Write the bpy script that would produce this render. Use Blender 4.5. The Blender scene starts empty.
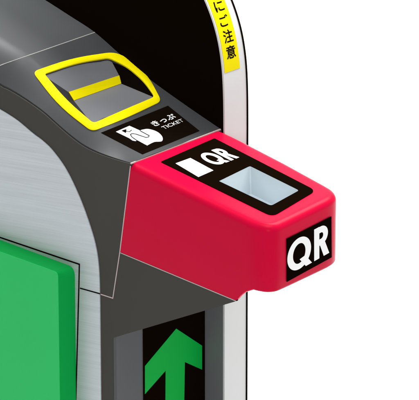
import bpy, bmesh, math
from mathutils import Vector
from mathutils.geometry import tessellate_polygon
C = bpy.context.scene
col = C.collection

# ------------------------------------------------------------------ camera
K = 0.0014                      # metres per photograph pixel at the gate
D = 6.0
E = math.radians(21.7)
c45 = math.sqrt(.5)
FW = Vector((c45*math.cos(E), c45*math.cos(E), -math.sin(E)))
RT = Vector((c45, -c45, 0))
UP = RT.cross(FW)
P0 = Vector((0, 0, 1.0))        # the corner where reader and gate meet
CT = P0 + RT*(78.5*K) - UP*(36*K)
CAM = CT - FW*D
cam = bpy.data.cameras.new('camera')
camo = bpy.data.objects.new('camera', cam); col.objects.link(camo)
camo.location = CAM
camo.rotation_euler = FW.to_track_quat('-Z', 'Y').to_euler()
cam.sensor_width = 36
cam.lens = 36*D/(419*K)
cam.clip_start = .05; cam.clip_end = 200
C.camera = camo

# ------------------------------------------------------------------ light
w = bpy.data.worlds.new('World'); C.world = w; w.use_nodes = True
w.node_tree.nodes['Background'].inputs[0].default_value = (1, 1, 1, 1)
w.node_tree.nodes['Background'].inputs[1].default_value = 0.44
def area(name, loc, aim, size, power):
    l = bpy.data.lights.new(name, 'AREA'); l.size = size; l.energy = power
    o = bpy.data.objects.new(name, l); col.objects.link(o)
    o.location = loc
    o.rotation_euler = (Vector(aim)-Vector(loc)).to_track_quat('-Z', 'Y').to_euler()
    return o
area('overhead_softbox', (-.3, -.65, 3.4), (0, 0, 1), 1.5, 50)
area('front_softbox', (-1.9, -2.2, 1.7), (0, 0, .9), .8, 16)
area('background_light', (2.2, .2, 3.6), (3.0, 2.6, 0), 2.5, 330)
area('rear_cover_fill', (.09, .72, 1.60), (.07, .66, 1.1), .25, 7)  # added lamp, grades the rear cover lighter towards its back
C.view_settings.view_transform = 'Standard'
C.view_settings.look = 'None'
C.view_settings.exposure = 0
C.view_settings.gamma = 1

# ------------------------------------------------------------------ helpers
def ray(px, py):
    return (FW*D + RT*((px-209.5)*K) + UP*((200-py)*K)).normalized()
def on_plane(px, py, p, n):
    d = ray(px, py); n = Vector(n)
    return CAM + d*((Vector(p)-CAM).dot(n)/d.dot(n))
def onx(px, py, x=0.0): return on_plane(px, py, (x, 0, 0), (1, 0, 0))
def ony(px, py, y): return on_plane(px, py, (0, y, 0), (0, 1, 0))

def srgb(h, k=1.0):
    v = [int(h[i:i+2], 16)/255 for i in (0, 2, 4)]
    return tuple(k*(c/12.92 if c <= .04045 else ((c+.055)/1.055)**2.4) for c in v) + (1,)

def mat(name, colr, rough=.5, metal=0, grain=0.0, scale=900, coat=0, bump=0.0, spec=.5):
    m = bpy.data.materials.new(name); m.use_nodes = True
    nt = m.node_tree; b = nt.nodes['Principled BSDF']
    b.inputs['Roughness'].default_value = rough
    b.inputs['Metallic'].default_value = metal
    b.inputs['Coat Weight'].default_value = coat
    b.inputs['Coat Roughness'].default_value = .12
    b.inputs['Specular IOR Level'].default_value = spec
    tc = nt.nodes.new('ShaderNodeTexCoord')
    nz = nt.nodes.new('ShaderNodeTexNoise'); nz.inputs['Scale'].default_value = scale
    nz.inputs['Detail'].default_value = 3
    nt.links.new(tc.outputs['Object'], nz.inputs['Vector'])
    big = nt.nodes.new('ShaderNodeTexNoise'); big.inputs['Scale'].default_value = 9
    big.inputs['Detail'].default_value = 4
    nt.links.new(tc.outputs['Object'], big.inputs['Vector'])
    mul = nt.nodes.new('ShaderNodeMath'); mul.operation = 'ADD'
    nt.links.new(nz.outputs['Fac'], mul.inputs[0]); nt.links.new(big.outputs['Fac'], mul.inputs[1])
    mr = nt.nodes.new('ShaderNodeMapRange')
    mr.inputs['From Min'].default_value = .6; mr.inputs['From Max'].default_value = 1.4
    mr.inputs['To Min'].default_value = 1-grain; mr.inputs['To Max'].default_value = 1+grain
    nt.links.new(mul.outputs[0], mr.inputs['Value'])
    mx = nt.nodes.new('ShaderNodeMix'); mx.data_type = 'RGBA'; mx.blend_type = 'MULTIPLY'
    mx.inputs['Factor'].default_value = 1
    mx.inputs['A'].default_value = colr
    nt.links.new(mr.outputs['Result'], mx.inputs['B'])
    nt.links.new(mx.outputs['Result'], b.inputs['Base Color'])
    if bump:
        bp = nt.nodes.new('ShaderNodeBump'); bp.inputs['Strength'].default_value = bump
        bp.inputs['Distance'].default_value = .0004
        nt.links.new(nz.outputs['Fac'], bp.inputs['Height'])
        nt.links.new(bp.outputs['Normal'], b.inputs['Normal'])
    return m

M = dict(
    rear=mat('rear_grey_plastic', srgb('66696a', .38), .5, grain=.03, bump=.12, spec=.3),
    dark=mat('dark_cover', srgb('45433f', .78), .6, spec=.15, grain=.03, bump=.08),
    grey=mat('grey_plastic', srgb('5b5c5e', .35), .5, spec=.3, grain=.03, bump=.12),
    pitgrey=mat('slot_plastic', srgb('7c7d82', .64), .4, spec=.3, grain=.03),
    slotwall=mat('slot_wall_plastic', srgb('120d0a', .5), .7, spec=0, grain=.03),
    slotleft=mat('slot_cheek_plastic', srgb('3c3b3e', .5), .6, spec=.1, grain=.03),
    steelstrip=mat('grey_trim', srgb('606163', .62), .5, spec=.2, grain=.03),
    cheek=mat('grey_cheek', srgb('545557', 1.4), .5, grain=.03),
    black=mat('black_gloss', srgb('120a05', .7), .75, grain=.02, spec=.0),
    blackm=mat('black_print', srgb('140d08', .7), .75, grain=.02, spec=.0),
    yellow=mat('yellow_film', srgb('fbea00', .72), .5, grain=.015, spec=.06),
    redc=mat('red_housing', (.53, .0016, .032, 1), .30, grain=.02, spec=.05, bump=.05),
    white=mat('white_print', (.82, .82, .82, 1), .5, grain=.01, spec=.2),
    gasket=mat('pale_gasket', srgb('c9b8b6', .8), .6, grain=.03),
    seamw=mat('pale_seam', srgb('d2cfca', .8), .6, grain=.03),
    rim=mat('light_grey_rim', srgb('d8dad9', .84), .5, grain=.015),
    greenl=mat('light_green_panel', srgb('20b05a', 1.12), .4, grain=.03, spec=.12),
    greend=mat('shaded_green_sides', srgb('019a42', .90), .5, grain=.03, spec=.08),  # darker green paints the weaker light on the box's sides into the colour
    arrow=mat('green_arrow', srgb('069a3a', 1.05), .5, grain=.02, spec=.05),
    pit=mat('pale_blue_plastic', srgb('cfdde5', .70), .35, grain=.02),
    pitd=mat('blue_grey_plastic', srgb('c6d2d8', .82), .35, grain=.02),
    backdrop=mat('white_paper', (.93, .93, .93, 1), .9, grain=.005),
)
# brushed stainless: fine streaks that run along the gate
def brushed():
    m = bpy.data.materials.new('brushed_steel'); m.use_nodes = True
    nt = m.node_tree; b = nt.nodes['Principled BSDF']
    b.inputs['Metallic'].default_value = .35; b.inputs['Roughness'].default_value = .42
    tc = nt.nodes.new('ShaderNodeTexCoord')
    def streak(sy, sz, d):
        mp = nt.nodes.new('ShaderNodeMapping'); mp.inputs['Scale'].default_value = (1, sy, sz)
        n = nt.nodes.new('ShaderNodeTexNoise'); n.inputs['Scale'].default_value = 1
        n.inputs['Detail'].default_value = d
        r0 = nt.nodes.new('ShaderNodeMapping'); r0.inputs['Rotation'].default_value = (math.radians(8.5), 0, 0)
        nt.links.new(tc.outputs['Object'], r0.inputs[0]); nt.links.new(r0.outputs[0], mp.inputs[0]); nt.links.new(mp.outputs[0], n.inputs['Vector'])
        return n
    a = streak(7, 520, 3); c = streak(2, 110, 2)
    ad = nt.nodes.new('ShaderNodeMath'); ad.operation = 'ADD'
    nt.links.new(a.outputs['Fac'], ad.inputs[0]); nt.links.new(c.outputs['Fac'], ad.inputs[1])
    cr = nt.nodes.new('ShaderNodeMapRange')
    cr.inputs['From Min'].default_value = .6; cr.inputs['From Max'].default_value = 1.4
    cr.inputs['To Min'].default_value = .46; cr.inputs['To Max'].default_value = .61
    nt.links.new(ad.outputs[0], cr.inputs['Value'])
    mx = nt.nodes.new('ShaderNodeMix'); mx.data_type = 'RGBA'; mx.blend_type = 'MULTIPLY'
    mx.inputs['Factor'].default_value = 1; mx.inputs['A'].default_value = (.93, 1.0, 1.05, 1)
    nt.links.new(cr.outputs['Result'], mx.inputs['B'])
    nt.links.new(mx.outputs['Result'], b.inputs['Base Color'])
    bp = nt.nodes.new('ShaderNodeBump'); bp.inputs['Strength'].default_value = .12
    bp.inputs['Distance'].default_value = .0004
    nt.links.new(a.outputs['Fac'], bp.inputs['Height']); nt.links.new(bp.outputs['Normal'], b.inputs['Normal'])
    return m
M['steel'] = brushed()

def link(name, me, m=None, parent=None, smooth=False, kind=None):
    o = bpy.data.objects.new(name, me); col.objects.link(o)
    if m is not None and not me.materials: me.materials.append(m)
    if smooth:
        for p in me.polygons: p.use_smooth = True
        try: me.set_sharp_from_angle(angle=math.radians(35))
        except Exception: pass
    if parent is not None: o.parent = parent
    if kind: o['kind'] = kind
    return o
def from_bm(name, bm, m, parent=None, smooth=False):
    bmesh.ops.remove_doubles(bm, verts=bm.verts, dist=1e-6)
    bmesh.ops.recalc_face_normals(bm, faces=bm.faces)
    me = bpy.data.meshes.new(name); bm.to_mesh(me); bm.free()
    return link(name, me, m, parent, smooth)
def loft(bm, rings, cap=True):
    """closed rings of equal length joined in order, ends capped"""
    vs = [[bm.verts.new(p) for p in r] for r in rings]
    n = len(vs[0])
    for a, b in zip(vs, vs[1:]):
        for i in range(n):
            j = (i+1) % n
            bm.faces.new((a[i], a[j], b[j], b[i]))
    if cap:
        for r in (vs[0], vs[-1]):
            for tri in tessellate_polygon([[v.co.copy() for v in r]]):
                try: bm.faces.new([r[i] for i in tri])
                except ValueError: pass
    return vs
def triangulate(bm):
    bmesh.ops.triangulate(bm, faces=[f for f in bm.faces if len(f.verts) > 4])
def prism(bm, pts, off):
    off = Vector(off)
    loft(bm, [pts, [Vector(p)+off for p in pts]])
    triangulate(bm)
def crom(pts, n=8, closed=False):
    """Catmull-Rom through the points"""
    out = []; N = len(pts)
    rng = range(N if closed else N-1)
    g = (lambda i: pts[i % N]) if closed else (lambda i: pts[max(0, min(N-1, i))])
    for i in rng:
        p0, p1, p2, p3 = (Vector(g(i-1)), Vector(g(i)), Vector(g(i+1)), Vector(g(i+2)))
        for k in range(n):
            t = k/n
            out.append(.5*((2*p1)+(p2-p0)*t+(2*p0-5*p1+4*p2-p3)*t*t+(3*p1-p0-3*p2+p3)*t**3))
    if not closed: out.append(Vector(pts[-1]))
    return out
def interp(tab, x):
    if x <= tab[0][0]: return tab[0][1]
    for (a, u), (b, v) in zip(tab, tab[1:]):
        if x <= b: return u+(v-u)*(x-a)/(b-a)
    return tab[-1][1]
def bar(bm, pts, wid, nrm, hgt):
    """flat strip that follows pts, of width wid, standing hgt proud along nrm"""
    nrm = Vector(nrm).normalized(); ring = []
    for i, p in enumerate(pts):
        p = Vector(p)
        a = (p-Vector(pts[i-1])).normalized() if i else None
        b = (Vector(pts[i+1])-p).normalized() if i < len(pts)-1 else None
        t = (a or b) if not (a and b) else (a+b).normalized()
        s = t.cross(nrm).normalized()
        k = 1.0
        if a and b: k = 1/max(.4, (a.cross(nrm).normalized()).dot(s))
        s = s*wid*.5*k
        ring.append([p-s, p+s, p+s+nrm*hgt, p-s+nrm*hgt])
    loft(bm, ring)
def rounded(pts, r, n=6):
    """round the corners of a closed polygon of Vectors"""
    out = []; N = len(pts)
    for i in range(N):
        p = Vector(pts[i]); a = Vector(pts[i-1])-p; b = Vector(pts[(i+1) % N])-p
        rr = r[i] if isinstance(r, (list, tuple)) else r
        rr = min(rr, a.length*.48, b.length*.48)
        A = p+a.normalized()*rr; B = p+b.normalized()*rr
        for k in range(n+1):
            t = k/n
            out.append(A*(1-t)**2+p*2*t*(1-t)+B*t*t)
    return out
def subdivide(pts, step):
    out = []
    for a, b in zip(pts, pts[1:]+pts[:1]):
        a = Vector(a); b = Vector(b)
        n = max(1, int((b-a).length/step))
        out += [a.lerp(b, k/n) for k in range(n)]
    return out
def boolean_cut(ob, cutter):
    md = ob.modifiers.new('cut', 'BOOLEAN'); md.operation = 'DIFFERENCE'; md.solver = 'EXACT'
    md.object = cutter
    dg = bpy.context.evaluated_depsgraph_get(); dg.update()
    me = bpy.data.meshes.new_from_object(ob.evaluated_get(dg))
    ob.modifiers.clear(); ob.data = me
    bpy.data.objects.remove(cutter)
def text_mesh(s, bold=0.0, cjk=False, extrude=.0):
    """glyphs as a mesh scaled into the unit square"""
    cu = bpy.data.curves.new('lettering', 'FONT'); cu.body = s; cu.offset = bold
    cu.resolution_u = 6
    o = bpy.data.objects.new('lettering', cu); col.objects.link(o)
    dg = bpy.context.evaluated_depsgraph_get(); dg.update()
    me = bpy.data.meshes.new_from_object(o.evaluated_get(dg))
    bpy.data.objects.remove(o)
    xs = [v.co.x for v in me.vertices]; ys = [v.co.y for v in me.vertices]
    x0, x1, y0, y1 = min(xs), max(xs), min(ys), max(ys)
    bm = bmesh.new(); bm.from_mesh(me)
    for v in bm.verts:
        v.co = Vector(((v.co.x-x0)/(x1-x0), (v.co.y-y0)/(y1-y0), 0))
    return bm
def qr_mesh():
    """bold geometric Q and R in the unit square"""
    bm = bmesh.new()
    def seg(pts_o, pts_i, lay, close):
        a = [bm.verts.new((x, y, lay)) for x, y in pts_o]; b = [bm.verts.new((x, y, lay)) for x, y in pts_i]
        n_ = len(a)
        for i in range(n_ if close else n_-1):
            j = (i+1) % n_; bm.faces.new((a[i], a[j], b[j], b[i]))
    def ell(cx, cy, rx, ry, t0, t1, n_, end=False):
        return [(cx+rx*math.cos(t0+(t1-t0)*i/n_), cy+ry*math.sin(t0+(t1-t0)*i/n_)) for i in range(n_+(1 if end else 0))]
    P2 = 2*math.pi
    seg(ell(.29, .52, .29, .48, 0, P2, 48), ell(.29, .52, .155, .305, 0, P2, 48), 0, True)
    seg([(.30, .33), (.44, .36)], [(.45, .02), (.60, .02)], 1, False)      # tail of the Q
    seg([(.66, 1.0), (.66, .02)], [(.785, 1.0), (.785, .02)], 0, False)      # stem
    h = math.pi/2
    seg([(.785, .99)]+ell(.83, .70, .17, .29, h, -h, 16, True)+[(.785, .41)],
        [(.785, .80)]+ell(.83, .70, .055, .10, h, -h, 16, True)+[(.785, .60)], 0, False)
    seg([(.79, .47), (.92, .47)], [(.895, .02), (1.03, .02)], 1, False)      # leg
    return bm
def put_flat(bm, fn, nrm, hgt):
    """map a unit-square mesh by fn(u,v) and give it thickness hgt along nrm"""
    bmesh.ops.remove_doubles(bm, verts=bm.verts, dist=1e-5)
    nrm = Vector(nrm)
    r = bmesh.ops.extrude_face_region(bm, geom=list(bm.faces))
    top = {g for g in r['geom'] if isinstance(g, bmesh.types.BMVert)}
    for v in bm.verts:
        p = fn(v.co.x, v.co.y); lay = v.co.z*.00012
        v.co = p + nrm*((hgt if v in top else 0)+lay)
def quadmap(TL, TR, BR, BL):
    TL, TR, BR, BL = map(Vector, (TL, TR, BR, BL))
    return lambda u, v: BL.lerp(BR, u).lerp(TL.lerp(TR, u), v)

# ------------------------------------------------------------------ backdrop
bm = bmesh.new()
prof = [(-7, 0)] + [(4.2, 0)] + [(4.2+1.5*math.sin(t*math.pi/16), 1.5-1.5*math.cos(t*math.pi/16)) for t in range(1, 9)] + [(5.7, 7)]
dirn = Vector((c45, c45, 0)); sd = Vector((c45, -c45, 0))
a = [bm.verts.new(dirn*p[0]+sd*-9+Vector((0, 0, p[1]))) for p in prof]
b = [bm.verts.new(dirn*p[0]+sd*9+Vector((0, 0, p[1]))) for p in prof]
for i in range(len(prof)-1): bm.faces.new((a[i], a[i+1], b[i+1], b[i]))
bk = from_bm('backdrop', bm, M['backdrop'], None, True)
bk['kind'] = 'structure'; bk['label'] = 'plain white paper sweep behind and below the ticket gate'; bk['category'] = 'backdrop'

# ------------------------------------------------------------------ gate
gate = bpy.data.objects.new('ticket_gate', None); col.objects.link(gate)
gate['label'] = 'grey automatic ticket gate with red QR reader, yellow-rimmed slot and green side panel'
gate['category'] = 'ticket gate'

W = onx(131, 164).x + (222-131)*K/c45         # width of the cabinet
BACK = .75
# profile of the top: right-hand edge and left-hand edge, (y, z)
Rp = [(222, 130), (186, 105.5), (150, 79.5), (122, 56), (95, 32.5), (70, 16), (45, 0)]
R = [onx(*p, W) for p in Rp]
R[0].y = 0.0
R = [(p.y, p.z) for p in R]
dz = (R[-1][1]-R[-2][1])/(R[-1][0]-R[-2][0])
yy, zz = R[-1]
for k in range(1, 9):                          # eases over to level behind the frame
    yy += .05; zz += .05*dz*max(0, 1-k/8); R.append((yy, zz))
R.append((2, zz))
Lp = [(131, 164), (120, 161), (107, 157), (95, 152.5), (84, 147), (74, 140), (63.6, 131.5), (53, 122), (43.5, 113.5), (32, 105), (20, 97), (8, 90), (0, 86)]
L = [(p.y, p.z) for p in (onx(*q) for q in Lp)]
R[0] = (0.0, L[0][1] + (R[0][1]-L[0][1])*1.0)
d0 = interp(R, L[-1][0]) - L[-1][1]
L += [(y, interp(R, y)-d0*.95) for y in (L[-1][0]+.05, L[-1][0]+.1, L[-1][0]+.2, L[-1][0]+.3, 2)]
Ls = [(p.x, p.y) for p in crom([(a, b, 0) for a, b in L], 6)]
Rs = [(p.x, p.y) for p in crom([(a, b, 0) for a, b in R], 6)]
zL = lambda y: interp(Ls, y)
zR = lambda y: interp(Rs, y)
def ztop(x, y):
    t = min(1, max(0, x/(.26*W)))
    s = math.sin(t*math.pi/2)
    return zL(y)+(zR(y)-zL(y))*s
def on_top(px, py, lift=0):
    d = ray(px, py)
    lo, hi = D-1.2, D+1.2
    for _ in range(50):
        m_ = (lo+hi)/2; p = CAM+d*m_
        if p.z > ztop(p.x, p.y)+lift: lo = m_
        else: hi = m_
    return CAM+d*lo
print('W', W, 'R', R[:7], 'L', L[:13])

# cabinet: two side plates and a core, one dark mesh
pB = onx(120, 252); pT = onx(237, 301); pC = onx(113, 338)
yc = pC.y
ys = [i*.006 for i in range(int(BACK/.006)+1)]
def side_poly(x, top, tipk=1.0):
    tip = Vector(pT).lerp(Vector(pB), 1-tipk)
    pts = [Vector((x, y, top(y))) for y in reversed(ys)]
    pts += [Vector((x, pB.y, pB.z)), Vector((x, tip.y, tip.z)),
            Vector((x, pC.y, pC.z)), Vector((x, yc, 0)), Vector((x, BACK, 0))]
    return pts
bm = bmesh.new()
loft(bm, [side_poly(0, lambda y: zL(y)), side_poly(.002, lambda y: zL(y))])
loft(bm, [side_poly(.002, lambda y: zL(y)-.075 - (0 if y > .02 else 0), .999),
          side_poly(W-.001, lambda y: zL(y)-.075, .5)])
triangulate(bm)
from_bm('cabinet', bm, M['dark'], gate)

# top cover with the opening for the ticket slot
SEAM_Y = onx(95, 32.5, W).y
holepx = [(45, 74), (77, 63), (109, 58.6), (133, 76), (154, 96.6), (124, 109.5), (93, 123), (67, 100)]
hole2 = [on_top(*p) for p in holepx]
hole2 = crom([p for p in hole2], 5, True)
hole2 = None
def px_round(pts, r, n=5):
    return [(p.x, p.y) for p in rounded([Vector((a, b, 0)) for a, b in pts], r, n)]
inner_px = px_round([(44.5, 74.2), (77, 63.2), (109, 58.2), (127, 66.8), (144, 81.5), (154.8, 97), (124, 110), (93.5, 123.5), (66, 100)],
                    [2.5, 25, 4, 14, 14, 4, 25, 4, 25])
outer_px = px_round([(32.5, 72), (72, 58.3), (115, 52), (132, 61), (149, 77.5), (161.5, 101.5), (126, 118.5), (92, 131.8), (58.5, 106)],
                    [6, 30, 9, 14, 14, 5, 30, 6, 25])
SEAMT = []
for k in range(33):
    q_ = 97.5-(97.5+6)*k/32
    p_ = on_top(q_, 32.5+(95-q_)*.347)
    if p_.x < 0: break
    SEAMT.append((p_.x, p_.y))
SEAMT.sort()
seam_y = lambda x: interp(SEAMT, x)
def cover(y0, y1, m):
    bm = bmesh.new()
    nx, ny = 72, 60
    th = .004
    def zt(i, j):
        x = .002+(W-.0025)*(i/nx)**1.4
        a_ = y0 if y0 is not None else seam_y(x)+.0008
        b_ = y1 if y1 is not None else seam_y(x)-.0008
        return (x, a_+(b_-a_)*j/ny)
    tg = [[bm.verts.new((x, y, ztop(x, y)+.0006)) for x, y in (zt(i, j) for i in range(nx+1))] for j in range(ny+1)]
    bg = [[bm.verts.new((x, y, ztop(x, y)-th)) for x, y in (zt(i, j) for i in range(nx+1))] for j in range(ny+1)]
    for j in range(ny):
        for i in range(nx):
            bm.faces.new((tg[j][i], tg[j][i+1], tg[j+1][i+1], tg[j+1][i]))
            bm.faces.new((bg[j][i], bg[j+1][i], bg[j+1][i+1], bg[j][i+1]))
    for i in range(nx):
        bm.faces.new((tg[0][i], bg[0][i], bg[0][i+1], tg[0][i+1]))
        bm.faces.new((tg[ny][i], tg[ny][i+1], bg[ny][i+1], bg[ny][i]))
    for j in range(ny):
        bm.faces.new((tg[j][0], tg[j+1][0], bg[j+1][0], bg[j][0]))
        bm.faces.new((tg[j][nx], bg[j][nx], bg[j+1][nx], tg[j+1][nx]))
    return bm
tc_ = from_bm('top_cover', cover(0, None, None), M['grey'], gate)
hole = [on_top(*p) for p in inner_px]
bm = bmesh.new(); prism(bm, [p+Vector((0, 0, .03)) for p in hole], (0, 0, -.09))
cut = from_bm('cut', bm, None)
boolean_cut(tc_, cut)
for p in tc_.data.polygons: p.use_smooth = True
tc_.data.set_sharp_from_angle(angle=math.radians(30))
rc = from_bm('rear_cover', cover(None, BACK, None), M['rear'], gate, True)
bm = bmesh.new()
xs = [.002+(W-.0025)*i/24 for i in range(25)]
bar(bm, [Vector((x, seam_y(x), ztop(x, seam_y(x))-.0008)) for x in xs], .0016, (0, .3, 1), .0016)
from_bm('cover_seam', bm, M['seamw'], gate)

# ticket slot: yellow rim, recess with two slopes, and a yellow lip between them
def surf_n(p):
    e = .010
    dx = (ztop(p.x+e, p.y)-ztop(p.x-e, p.y))/(2*e); dy = (ztop(p.x, p.y+e)-ztop(p.x, p.y-e))/(2*e)
    return Vector((-dx, -dy, 1)).normalized()
inn = [on_top(*p, .001) for p in inner_px]; out = [on_top(*p, .001) for p in outer_px]
bm = bmesh.new()
H = .0014
rings = [[p for p in out], [p+surf_n(p)*(H*.6) for p in out],
         [p.lerp(q, .08)+surf_n(p)*H for p, q in zip(out, inn)],
         [q.lerp(p, .08)+surf_n(q)*H for p, q in zip(out, inn)],
         [q+surf_n(q)*(H*.6) for q in inn], [q-surf_n(q)*.001 for q in inn]]
vs = loft(bm, rings, False)
n = len(out)
for i in range(n):
    j = (i+1) % n
    bm.faces.new((vs[-1][i], vs[-1][j], vs[0][j], vs[0][i]))
slot = from_bm('ticket_slot', bm, M['yellow'], gate, True)
slot['label'] = 'yellow rounded rim around the ticket slot'
# recess
nn = surf_n(on_top(100, 90))
ctr = on_top(100, 90)
pl = lambda px, py, dpt: on_plane(px, py, ctr-nn*dpt, nn)
s0 = pl(68.7, 92.2, .012); s1 = pl(119.2, 75.6, .012)
t0 = pl(73.8, 100.6, .018); t1 = pl(121.2, 83.6, .018)
def rim_pt(px, py): return on_top(px, py)-Vector((0, 0, .001))
backe = [rim_pt(*p) for p in [(44, 75), (52, 69.5), (77, 62.5), (98, 57), (110, 57.5)]]
fronte = [rim_pt(*p) for p in [(93.5, 125), (110, 118), (124, 111.5), (140, 104.5), (156, 97.5)]]
righte = [rim_pt(*p) for p in [(110, 57.5), (122, 64), (135, 73), (147, 85), (156, 97.5)]]
lefte = [rim_pt(*p) for p in [(44, 75), (54, 86), (66, 101), (78, 112.5), (93.5, 125)]]
def fan(a_list, b0, b1, name, m):
    bm = bmesh.new(); N = len(a_list)-1; rows = 6; prev = None
    for r_ in range(rows+1):
        t = r_/rows
        cur = [bm.verts.new(a.lerp(b0.lerp(b1, i/N), t)) for i, a in enumerate(a_list)]
        if prev:
            for i in range(N): bm.faces.new((prev[i], prev[i+1], cur[i+1], cur[i]))
        prev = cur
    return from_bm(name, bm, m, slot, True)
fan(backe, s0, s1, 'upper_slope', M['pitgrey'])
fan(fronte, t0, t1, 'lower_slope', M['pitgrey'])
def cheek(edge, s, t, name, m):
    bm = bmesh.new()
    N = len(edge)-1
    ev = [bm.verts.new(p) for p in edge]
    sv = bm.verts.new(s); tv = bm.verts.new(t)
    h = N//2
    for i in range(h): bm.faces.new((ev[i], ev[i+1], sv))
    bm.faces.new((ev[h], tv, sv))
    for i in range(h, N): bm.faces.new((ev[i], ev[i+1], tv))
    return from_bm(name, bm, m, slot)
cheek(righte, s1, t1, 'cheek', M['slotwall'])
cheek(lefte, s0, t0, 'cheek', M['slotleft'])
bm = bmesh.new()
prism(bm, [s0, s1, t1, t0], nn*-.003)
bmesh.ops.translate(bm, verts=bm.verts, vec=nn*.0006)
from_bm('lip', bm, M['yellow'], slot)

# printed ticket label on the cover
lab = [on_top(*p, .0007) for p in [(101, 133), (168, 106), (199.5, 131), (142.5, 154.5)]]
def surf_patch(pix, lift, hgt, name, m, parent, n=10):
    bm = bmesh.new()
    TL, TR, BR, BL = [Vector((a, b, 0)) for a, b in pix]
    g = []
    for j in range(n+1):
        row = []
        for i in range(n+1):
            q = TL.lerp(TR, i/n).lerp(BL.lerp(BR, i/n), j/n)
            row.append(on_top(q.x, q.y, lift))
        g.append(row)
    lo = [[bm.verts.new(p) for p in r] for r in g]
    hi = [[bm.verts.new(p+Vector((0, 0, hgt))) for p in r] for r in g]
    for j in range(n):
        for i in range(n):
            bm.faces.new((hi[j][i], hi[j][i+1], hi[j+1][i+1], hi[j+1][i]))
            bm.faces.new((lo[j][i], lo[j+1][i], lo[j+1][i+1], lo[j][i+1]))
    for i in range(n):
        bm.faces.new((lo[0][i], lo[0][i+1], hi[0][i+1], hi[0][i])); bm.faces.new((lo[n][i], hi[n][i], hi[n][i+1], lo[n][i+1]))
        bm.faces.new((lo[i][0], hi[i][0], hi[i+1][0], lo[i+1][0])); bm.faces.new((lo[i][n], lo[i+1][n], hi[i+1][n], hi[i][n]))
    return from_bm(name, bm, m, parent)
ticket_label = surf_patch([(101, 133), (168, 106), (199.5, 131), (142.5, 154.5)], .0006, .0006, 'ticket_label', M['blackm'], gate)
LZ = .0013
def poly_on_top(pix, lift, hgt, name, m, parent, step=2.0):
    pts = subdivide([Vector((a, b, 0)) for a, b in pix], step)
    bm = bmesh.new()
    vv = [bm.verts.new(p) for p in pts]
    for tri in tessellate_polygon([pts]):
        bm.faces.new([vv[i] for i in tri])
    for _ in range(2):
        bmesh.ops.subdivide_edges(bm, edges=[e for e in bm.edges if e.calc_length() > 1.0], cuts=2, use_grid_fill=True)
    bmesh.ops.triangulate(bm, faces=list(bm.faces))
    put_flat(bm, lambda u, v: on_top(u, v, lift), (0, 0, 1), hgt)
    return from_bm(name, bm, m, parent)
sil = [(116, 131.9), (129.4, 126), (140, 130.7)]
sil += [(p.x, p.y) for p in crom([(142, 129.9, 0), (148.6, 129.2, 0), (157.2, 132.0, 0), (162.2, 136.8, 0), (161.8, 141.3, 0), (154.3, 142.1, 0), (147.2, 145.6, 0)], 5)]
sil += [(141.5, 142.6), (137.5, 140.4), (135.5, 141.2), (132.5, 140.6), (129, 138.2)]
poly_on_top(sil, LZ-.0002, .0004, 'hand_pictogram', M['white'], ticket_label)
def line_on_top(pix, lift, wid, name, m, parent, hgt=.0003):
    bm = bmesh.new()
    bar(bm, [on_top(*p, lift) for p in pix], wid, surf_n(on_top(*pix[0])), hgt)
    return from_bm(name, bm, m, parent)
line_on_top([(140, 130.6), (149.2, 135.6), (148.6, 136.9), (146.2, 137.5), (135.6, 133.9), (132, 133.5), (130.4, 134.5), (131.9, 136.9), (137.2, 140.6)], LZ+.0007, .0010, 'finger_outline', M['blackm'], ticket_label)
line_on_top([(124.6, 130.9), (129.6, 131.6), (131.6, 130.0)], LZ+.0007, .0009, 'arrow_stem', M['blackm'], ticket_label)
poly_on_top([(121.6, 130.6), (126.4, 129.2), (126.0, 132.8)], LZ+.0006, .0003, 'arrow_head', M['blackm'], ticket_label)
def text_on_top(s, pix, lift, name, bold, parent):
    bm = text_mesh(s, bold)
    q = quadmap(*[(a, b, 0) for a, b in pix])
    def fn(u, v):
        p = q(u, v); return on_top(p.x, p.y, lift)
    put_flat(bm, fn, (0, 0, 1), .0003)
    return from_bm(name, bm, M['white'], parent)
text_on_top('きっぷ', [(149.6, 122.6), (171.6, 113.4), (176.8, 117.6), (155.4, 126.6)], LZ-.0002, 'lettering', .016, ticket_label)
text_on_top('TICKET', [(161.0, 127.0), (181.2, 118.8), (184.4, 121.2), (164.4, 129.4)], LZ-.0002, 'lettering', .004, ticket_label)

# stainless side sheet
arc = [(0, 109), (10, 115), (20, 122), (33, 133), (43, 140.5), (53.6, 151), (67, 170), (80, 197), (90, 224), (96.5, 247), (99.5, 270), (100.5, 300)]
A3 = [onx(*p) for p in arc]
back = A3[0]; d0b = zL(back.y)-back.z
pts = [Vector((0, y, zL(y)-d0b)) for y in (BACK, .65, .55, .45, .36, .31) if y > back.y+.02]
pts = [Vector((0, BACK, .01))] + pts + crom(A3, 6) + [Vector((0, A3[-1].y, .01))]
bm = bmesh.new(); prism(bm, [Vector((-.0015, p.y, p.z)) for p in pts], (.0015, 0, 0))
sheet = from_bm('steel_side_sheet', bm, M['steel'], gate)

# seams on the side
bm = bmesh.new()
bar(bm, [onx(*p, -.0015) for p in [(-60, 217), (0, 237.3), (79.5, 264.3), (79, 288), (76, 400)]] + [Vector((-.0015, onx(76, 400).y, .2))], .0020, (-1, 0, 0), .0007)
bar(bm, [onx(*p, -.0015) for p in [(80.2, 288.2), (100.2, 293.8)]], .0016, (-1, 0, 0), .0007)
from_bm('panel_seam', bm, M['blackm'], gate)
bm = bmesh.new()
bar(bm, [onx(*p, 0) for p in [(101, 294.3), (113, 298.2), (120, 252), (130.6, 166)]], .0014, (-1, 0, 0), .0006)
bar(bm, [onx(*p, 0) for p in [(120.5, 252.8), (236, 301)]], .0010, (-1, 0, 0), .0005)
from_bm('side_seam', bm, M['gasket'], gate)

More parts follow.
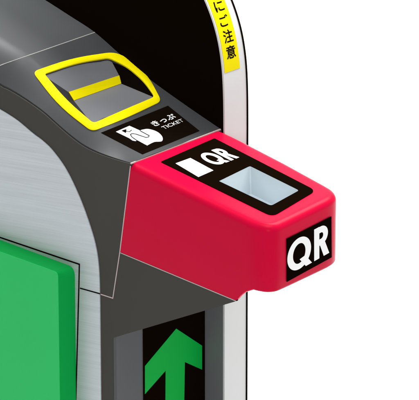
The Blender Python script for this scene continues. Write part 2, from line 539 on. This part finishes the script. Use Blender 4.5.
# green panel standing proud of the side
X1 = -.030
base_c = [(-140, 193), (69, 265), (75.5, 268), (71.5, 400)]
g_tl = Vector((0, .55, 0))
def ring_side(x, pix_top, pix_corner, pix_low, r):
    a = onx(*pix_top, x); c = onx(*pix_corner, x); lo = onx(*pix_low, x)
    d = (c-a); k = (.50-c.y)/(a.y-c.y)
    tl = c+(a-c)*k
    zb = .30
    k2 = (zb-c.z)/(lo.z-c.z)
    br = Vector((x, c.y, zb)); bl = Vector((x, tl.y, zb))
    return rounded([tl, c, br, bl], r, 8)
g0 = ring_side(-.0015, (0, 239.8), (74.8, 267.5), (72.5, 400), .014)
g1 = ring_side(X1, (0, 251.5), (58.2, 272.5), (56, 400), .008)
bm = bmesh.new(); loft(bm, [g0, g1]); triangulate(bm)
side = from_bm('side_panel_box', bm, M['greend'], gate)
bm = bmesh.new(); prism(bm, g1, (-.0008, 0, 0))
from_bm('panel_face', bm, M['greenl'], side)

# front column under the reader
yp = yc-.0065
bm = bmesh.new()
zt_ = pC.z+.10
prism(bm, [Vector((.0005, yc, .03)), Vector((W-.002, yc, .03)), Vector((W-.002, yc, zt_)), Vector((.0005, yc, zt_))], (0, -.0065, 0))
from_bm('front_panel', bm, M['steelstrip'], gate)
xl = ony(143, 370, yp).x; xr = ony(208, 350, yp).x
bm = bmesh.new()
prism(bm, [Vector((xl, yp, .12)), Vector((W-.0022, yp, .12)), Vector((W-.0022, yp, zt_-.005)), Vector((xl, yp, zt_-.005))], (0, -.0012, 0))
disp = from_bm('arrow_display', bm, M['black'], gate)
ar = [(176, 328.6), (201.8, 345.6), (201.8, 369.6), (184.6, 362), (184, 400), (184, 430), (165.3, 430), (165.3, 400), (165.5, 370.5), (144.8, 394), (144.8, 366)]
bm = bmesh.new()
prism(bm, [ony(*p, yp-.0012) for p in ar], (0, -.0006, 0))
from_bm('arrow', bm, M['arrow'], disp)

# ------------------------------------------------------------------ tall fin on the far side
T = 22*K/c45
cur = [(225.2, 134), (224.9, 100), (223.8, 74), (221.6, 54), (218.2, 36), (213, 18), (206, 0)]
F3 = [onx(*p, W) for p in cur]
yf = F3[0].y
print('fin y', yf, 'yc', yc, [tuple(round(c, 3) for c in p) for p in F3])
fr = [Vector((W, yf, 0)), Vector((W, yf, .3)), Vector((W, yf, .7))] + F3
last = F3[-1]; dirv = (F3[-1]-F3[-2]).normalized()
ang = math.atan2(dirv.z, dirv.y); p = last.copy()
steps = 9
for k in range(1, steps+1):
    a_ = ang*(1-k/steps); p = p+Vector((0, math.cos(a_), math.sin(a_)))*.03
    fr.append(p.copy())
fr.append(Vector((W, BACK, p.z)))
fs = fr[:3] + crom(fr[3:-1], 6) + [fr[-1]]
fs2 = [fs[0]]
for a_, b_ in zip(fs, fs[1:]):
    if (b_-a_).length > 1e-6: fs2.append(b_)
fs = fs2
def offs(line, d):
    o = []
    for i, p in enumerate(line):
        a_ = line[max(0, i-1)]; b_ = line[min(len(line)-1, i+1)]
        t = (b_-a_).normalized()
        nrm = Vector((0, -t.z, t.y)); o.append(p+nrm*d)
    return o
closed = lambda line: line+[Vector((line[-1].x, BACK, 0))]
bm = bmesh.new()
prism(bm, closed(offs(fs, -.003)), (T, 0, 0))
fin = from_bm('far_side_shield', bm, M['black'], gate)
def band(x0, x1, d0_, d1_, line=None):
    line = line or fs
    a = offs(line, d0_); b = offs(line, d1_)
    bm = bmesh.new(); rings = []
    for p, q in zip(a, b):
        rings.append([Vector((x0, p.y, p.z)), Vector((x1, p.y, p.z)), Vector((x1, q.y, q.z)), Vector((x0, q.y, q.z))])
    loft(bm, rings); return bm
from_bm('shield_rim', band(W-.0006, W+T, -.003, 0), M['rim'], fin, True)
from_bm('edge_trim', band(W+T, W+T+.003, -.004, .0008), M['blackm'], fin, True)
# caution strip along the upper rim
def fin_at(px, py):
    """arc position on the rim whose inner edge shows at height py"""
    best = None
    for i in range(len(fs)-1):
        a_, b_ = fs[i], fs[i+1]
        pa, pb = proj(a_), proj(b_)
        if (pa[1]-py)*(pb[1]-py) <= 0 and abs(pa[1]-pb[1]) > 1e-9:
            t = (pa[1]-py)/(pa[1]-pb[1]); return i+t
    return None
def proj(p):
    v = p-CAM; d = v.dot(FW)
    return (209.5+v.dot(RT)/d*D/K, 200-v.dot(UP)/d*D/K)
def rim_point(s, u, lift):
    i = min(len(fs)-2, int(s)); t = s-i
    a_ = fs[i]; b_ = fs[i+1]; p = a_.lerp(b_, t)
    tt = (b_-a_).normalized(); nrm = Vector((0, -tt.z, tt.y))
    return Vector((W+T*u, p.y, p.z))+nrm*lift
s_lo = fin_at(0, 73.4); s_top = fin_at(0, 2.0)+14
N = 60
bm = bmesh.new(); rings = []
for k in range(N+1):
    s = s_lo+(s_top-s_lo)*k/N
    rings.append([rim_point(s, .04, .0001), rim_point(s, .74, .0001), rim_point(s, .74, .0006), rim_point(s, .04, .0006)])
loft(bm, rings)
strip = from_bm('caution_strip', bm, M['yellow'], fin, True)
# metric arc table so that characters keep their height
def arc_len():
    acc = [0]
    for a_, b_ in zip(fs, fs[1:]): acc.append(acc[-1]+(b_-a_).length)
    return acc
ACC = arc_len()
def s_to_len(s): i = min(len(fs)-2, int(s)); return ACC[i]+(s-i)*(ACC[i+1]-ACC[i])
def len_to_s(l):
    for i in range(len(fs)-1):
        if ACC[i+1] >= l: return i+(l-ACC[i])/(ACC[i+1]-ACC[i])
    return len(fs)-1.001
for ch, cy, hw, hh in (('に', 9.2, .20, 5.2), ('ご', 23.6, .20, 5.4), ('注', 39.0, .21, 6.2), ('意', 54.8, .21, 6.2)):
    lc = s_to_len(fin_at(0, cy)); h = hh*K/math.cos(E)
    bm = text_mesh(ch, .014)
    def fn(u, v):
        return rim_point(len_to_s(lc+(v-.5)*2*h), .41+(u-.5)*2*hw, .0006)
    bmesh.ops.subdivide_edges(bm, edges=bm.edges, cuts=1)
    s_ = fin_at(0, cy); q0 = rim_point(s_, 0, 0); q1 = rim_point(s_, 0, 1)
    put_flat(bm, fn, (q1-q0), .0003)
    from_bm('lettering', bm, M['blackm'], fin)
# grey cheek of the shield beside the arrow
bm = bmesh.new()
prism(bm, [Vector((W-.0016, yc-.003, .03)), Vector((W-.0016, yf+.003, .03)), Vector((W-.0016, yf+.003, zt_-.03)), Vector((W-.0016, yc-.003, zt_-.03))], (.0014, 0, 0))
from_bm('cheek_plate', bm, M['cheek'], gate)

# ------------------------------------------------------------------ reader
Q0 = onx(131, 164); Q1 = onx(222, 129.5, W); Q2 = onx(250, 221.5)
TN = (Q2-Q0).cross(Q1-Q0).normalized()
if TN.z < 0: TN = -TN
onr = lambda px, py, lift=0: on_plane(px, py, Q0+TN*lift, TN)
def plan_z(x, y): return Q0.z - (TN.x*(x-Q0.x)+TN.y*(y-Q0.y))/TN.z
left = [onr(131, 164).lerp(onr(243, 218.1), k/44) for k in range(45)]
for p in left: p.x = 0
arcp = crom([left[-1]]+[onr(*p) for p in [(251, 221.7), (259, 224.4), (268, 226.0), (277, 225.3), (285, 222.0)]], 5)
front = [onr(*p) for p in [(297, 216.2), (310, 209.8), (322, 203.8)]]
arc2 = crom([onr(*p) for p in [(328, 200.8), (333.5, 197.2), (336.2, 193.2), (334, 188.8), (328, 184.8), (319, 179.8)]], 5)
right = [onr(*p) for p in [(303, 171), (287, 162.2), (267, 151.8), (247, 141.5), (234, 135)]] + [Q1]
plan = left[:-1]+arcp+front+arc2+right
leftn = len(left)-1+len(arcp)
plan = [Vector((p.x, p.y, plan_z(p.x, p.y))) for p in plan]
# bottom height by distance forward
bt = [onx(120, 252), onx(236.5, 301), onx(240, 296.5), onx(244.5, 292.8), onx(252, 290.6)]
fl = onr(284, 222.4); zf = fl.z-(290.5-224.5)*K/math.cos(E)
tab = sorted([(p.y, p.z) for p in bt]+[(fl.y, zf), (fl.y-.05, zf-.003)])
zbot = lambda y: interp(tab, y)
lean = (pB.y-0)/(pB.z-Q0.z)
yback = lambda z: (z-Q0.z)*lean
n = len(plan)
cent = sum(plan, Vector())/n
nrm = []
for i, p in enumerate(plan):
    a_ = plan[i-1] if i else plan[0]; b_ = plan[min(n-1, i+1)]
    t = Vector((b_.x-a_.x, b_.y-a_.y, 0)).normalized()
    nv = Vector((t.y, -t.x, 0))
    if nv.dot(p-cent) < 0: nv = -nv
    nrm.append(nv)
RR = .0105
def zb_at(p): return zbot(p.y-.10*min(1, max(0, p.x/W*1.5)) if p.y > -.215 else p.y)
def ring_at(inset, drop=None, zfun=None):
    r = []
    for p, nv in zip(plan, nrm):
        q = p-nv*inset
        z = plan_z(q.x, q.y)-drop if zfun is None else zfun(p)
        r.append(Vector((q.x, q.y, z)))
    for i in (0, n-1): pass
    r = [Vector((q.x, min(q.y, yback(q.z)), q.z)) for q in r]
    r[0].y = yback(r[0].z); r[-1].y = yback(r[-1].z)
    return r
rings = [ring_at(RR+.004, 0)]
for k in range(0, 9):
    t = k/8*math.pi/2
    rings.append(ring_at(RR*(1-math.sin(t)), RR*(1-math.cos(t))))
rb = .004
rings.append(ring_at(0, zfun=lambda p: zb_at(p)+rb+.02))
for k in range(0, 4):
    t = k/3*math.pi/2
    def zf_(p, t=t):
        kk = min(1, max(0, (-.212-p.y)/.02))
        return zb_at(p)+rb*kk*(1-math.sin(t))
    rings.append(ring_at(rb*(1-math.cos(t)), zfun=zf_))
bm = bmesh.new(); loft(bm, rings)
for f in [f for f in bm.faces if len(f.verts) > 4]: pass
triangulate(bm)
reader = from_bm('code_reader', bm, M['redc'], gate)
reader['label'] = 'red QR code reader projecting from the front of the gate'
# scanner well
wellp = [(217.8, 181.2), (249.8, 165.6), (300.2, 190.6), (271.2, 206.6)]
well3 = [onr(*p) for p in wellp]
wr = rounded(well3, [.002, .003, .006, .006], 6)
DW = .036
fc = sum(well3, Vector())/4
floor_r = [fc+(p-fc)*.78-TN*DW for p in wr]
floor_r2 = floor_r
bm = bmesh.new()
loft(bm, [[p+TN*.01 for p in wr], [p-TN*.002 for p in wr], [p-TN*.004 for p in floor_r]]); triangulate(bm)
cut = from_bm('cut', bm, None)
boolean_cut(reader, cut)
for p in reader.data.polygons: p.use_smooth = True
reader.data.set_sharp_from_angle(angle=math.radians(32))
# well lining
bm = bmesh.new()
inner_s = [fc+(p-fc)*.985 for p in wr]
loft(bm, [[p-TN*.0002 for p in inner_s], [fc+(p-fc)*.76-TN*(DW) for p in wr]], False)
lining = from_bm('scanner_well', bm, M['pitd'], reader, True)
bm = bmesh.new()
fpts = [fc+(p-fc)*.762-TN*(DW) for p in wr]
bm.faces.new([bm.verts.new(p) for p in fpts])
from_bm('scanner_floor', bm, M['pit'], reader)
# black bezel round the well
bz = rounded([onr(*p) for p in [(160.5, 162.2), (214.5, 138.6), (316, 191), (272.5, 217)]], [.003, .002, .013, .014], 8)
bm = bmesh.new()
bzi = [fc+(p-fc)*.985 for p in wr]
# both rings resampled to the same count by angle about the well centre
ax = (onr(300, 190)-fc).normalized(); ay = TN.cross(ax)
def hit(poly, th):
    d = ax*math.cos(th)+ay*math.sin(th); best = 0
    for a_, b_ in zip(poly, poly[1:]+poly[:1]):
        ax_, ay_ = (a_-fc).dot(ax), (a_-fc).dot(ay); bx_, by_ = (b_-fc).dot(ax), (b_-fc).dot(ay)
        dx, dy = math.cos(th), math.sin(th); ex, ey = bx_-ax_, by_-ay_
        den = dx*ey-dy*ex
        if abs(den) < 1e-12: continue
        t = (ax_*ey-ay_*ex)/den; u = (ax_*dy-ay_*dx)/den
        if t > 0 and -1e-6 <= u <= 1+1e-6: best = max(best, t)
    return fc+d*best
ths = sorted(set([i*2*math.pi/240 for i in range(240)] + [math.atan2((p-fc).dot(ay), (p-fc).dot(ax)) % (2*math.pi) for p in bz+bzi]))
ths = [t for i, t in enumerate(ths) if i == 0 or t-ths[i-1] > 1e-4]
O = [hit(bz, t) for t in ths]; I = [hit(bzi, t) for t in ths]
vs = loft(bm, [O, [p+TN*.0008 for p in O], [p+TN*.0008 for p in I], [p-TN*.001 for p in I]], False)
bezel = from_bm('reader_bezel', bm, M['black'], reader)
# lettering and blank white card on the bezel
def text_quad(s, pix, plane, name, m, bold, parent, nv, hgt=.0003):
    bm = qr_mesh()
    q = quadmap(*[plane(a, b) for a, b in pix])
    put_flat(bm, q, nv, hgt)
    return from_bm(name, bm, m, parent)
onb = lambda a, b: onr(a, b, .0008)
text_quad('QR', [(196.4, 155.8), (218.8, 147.6), (239, 157.9), (216.6, 166.9)], onb, 'lettering', M['white'], .022, reader, TN)
bm = bmesh.new()
prism(bm, [onb(*p) for p in [(175.6, 163.5), (190.4, 158.1), (213.4, 170.5), (198.4, 177.1)]], TN*.0003)
from_bm('white_sticker', bm, M['white'], reader)
# sign on the front face
fa = onr(290, 219.6); fb = onr(324, 202.8)
fdir = Vector((fb.x-fa.x, fb.y-fa.y, 0)).normalized()
FN = fdir.cross(Vector((0, 0, 1))).normalized()
if FN.dot(FW) > 0: FN = -FN
off = max((p-fa).dot(FN) for p in front)
onf = lambda a, b, l=0: on_plane(a, b, fa+FN*(off+.0002+l), FN)
bm = bmesh.new()
prism(bm, [onf(*p) for p in [(286.3, 238.8), (331, 216.3), (331.3, 257.2), (286.5, 281.8)]], FN*.0009)
sign = from_bm('front_sign', bm, M['black'], reader)
text_quad('QR', [(287.2, 244.2), (327.8, 222.3), (327.8, 254.0), (287.4, 277.0)], lambda a, b: onf(a, b, .0009), 'lettering', M['white'], .022, reader, FN)
# pale gasket where the reader meets the cover
bm = bmesh.new()
bar(bm, [Vector((0, .0005, plan_z(0, 0)-.0005)), Vector((W-.002, .0005, plan_z(W, 0)-.0005))], .0018, (0, 0, 1), .0018)
from_bm('gasket', bm, M['gasket'], reader)
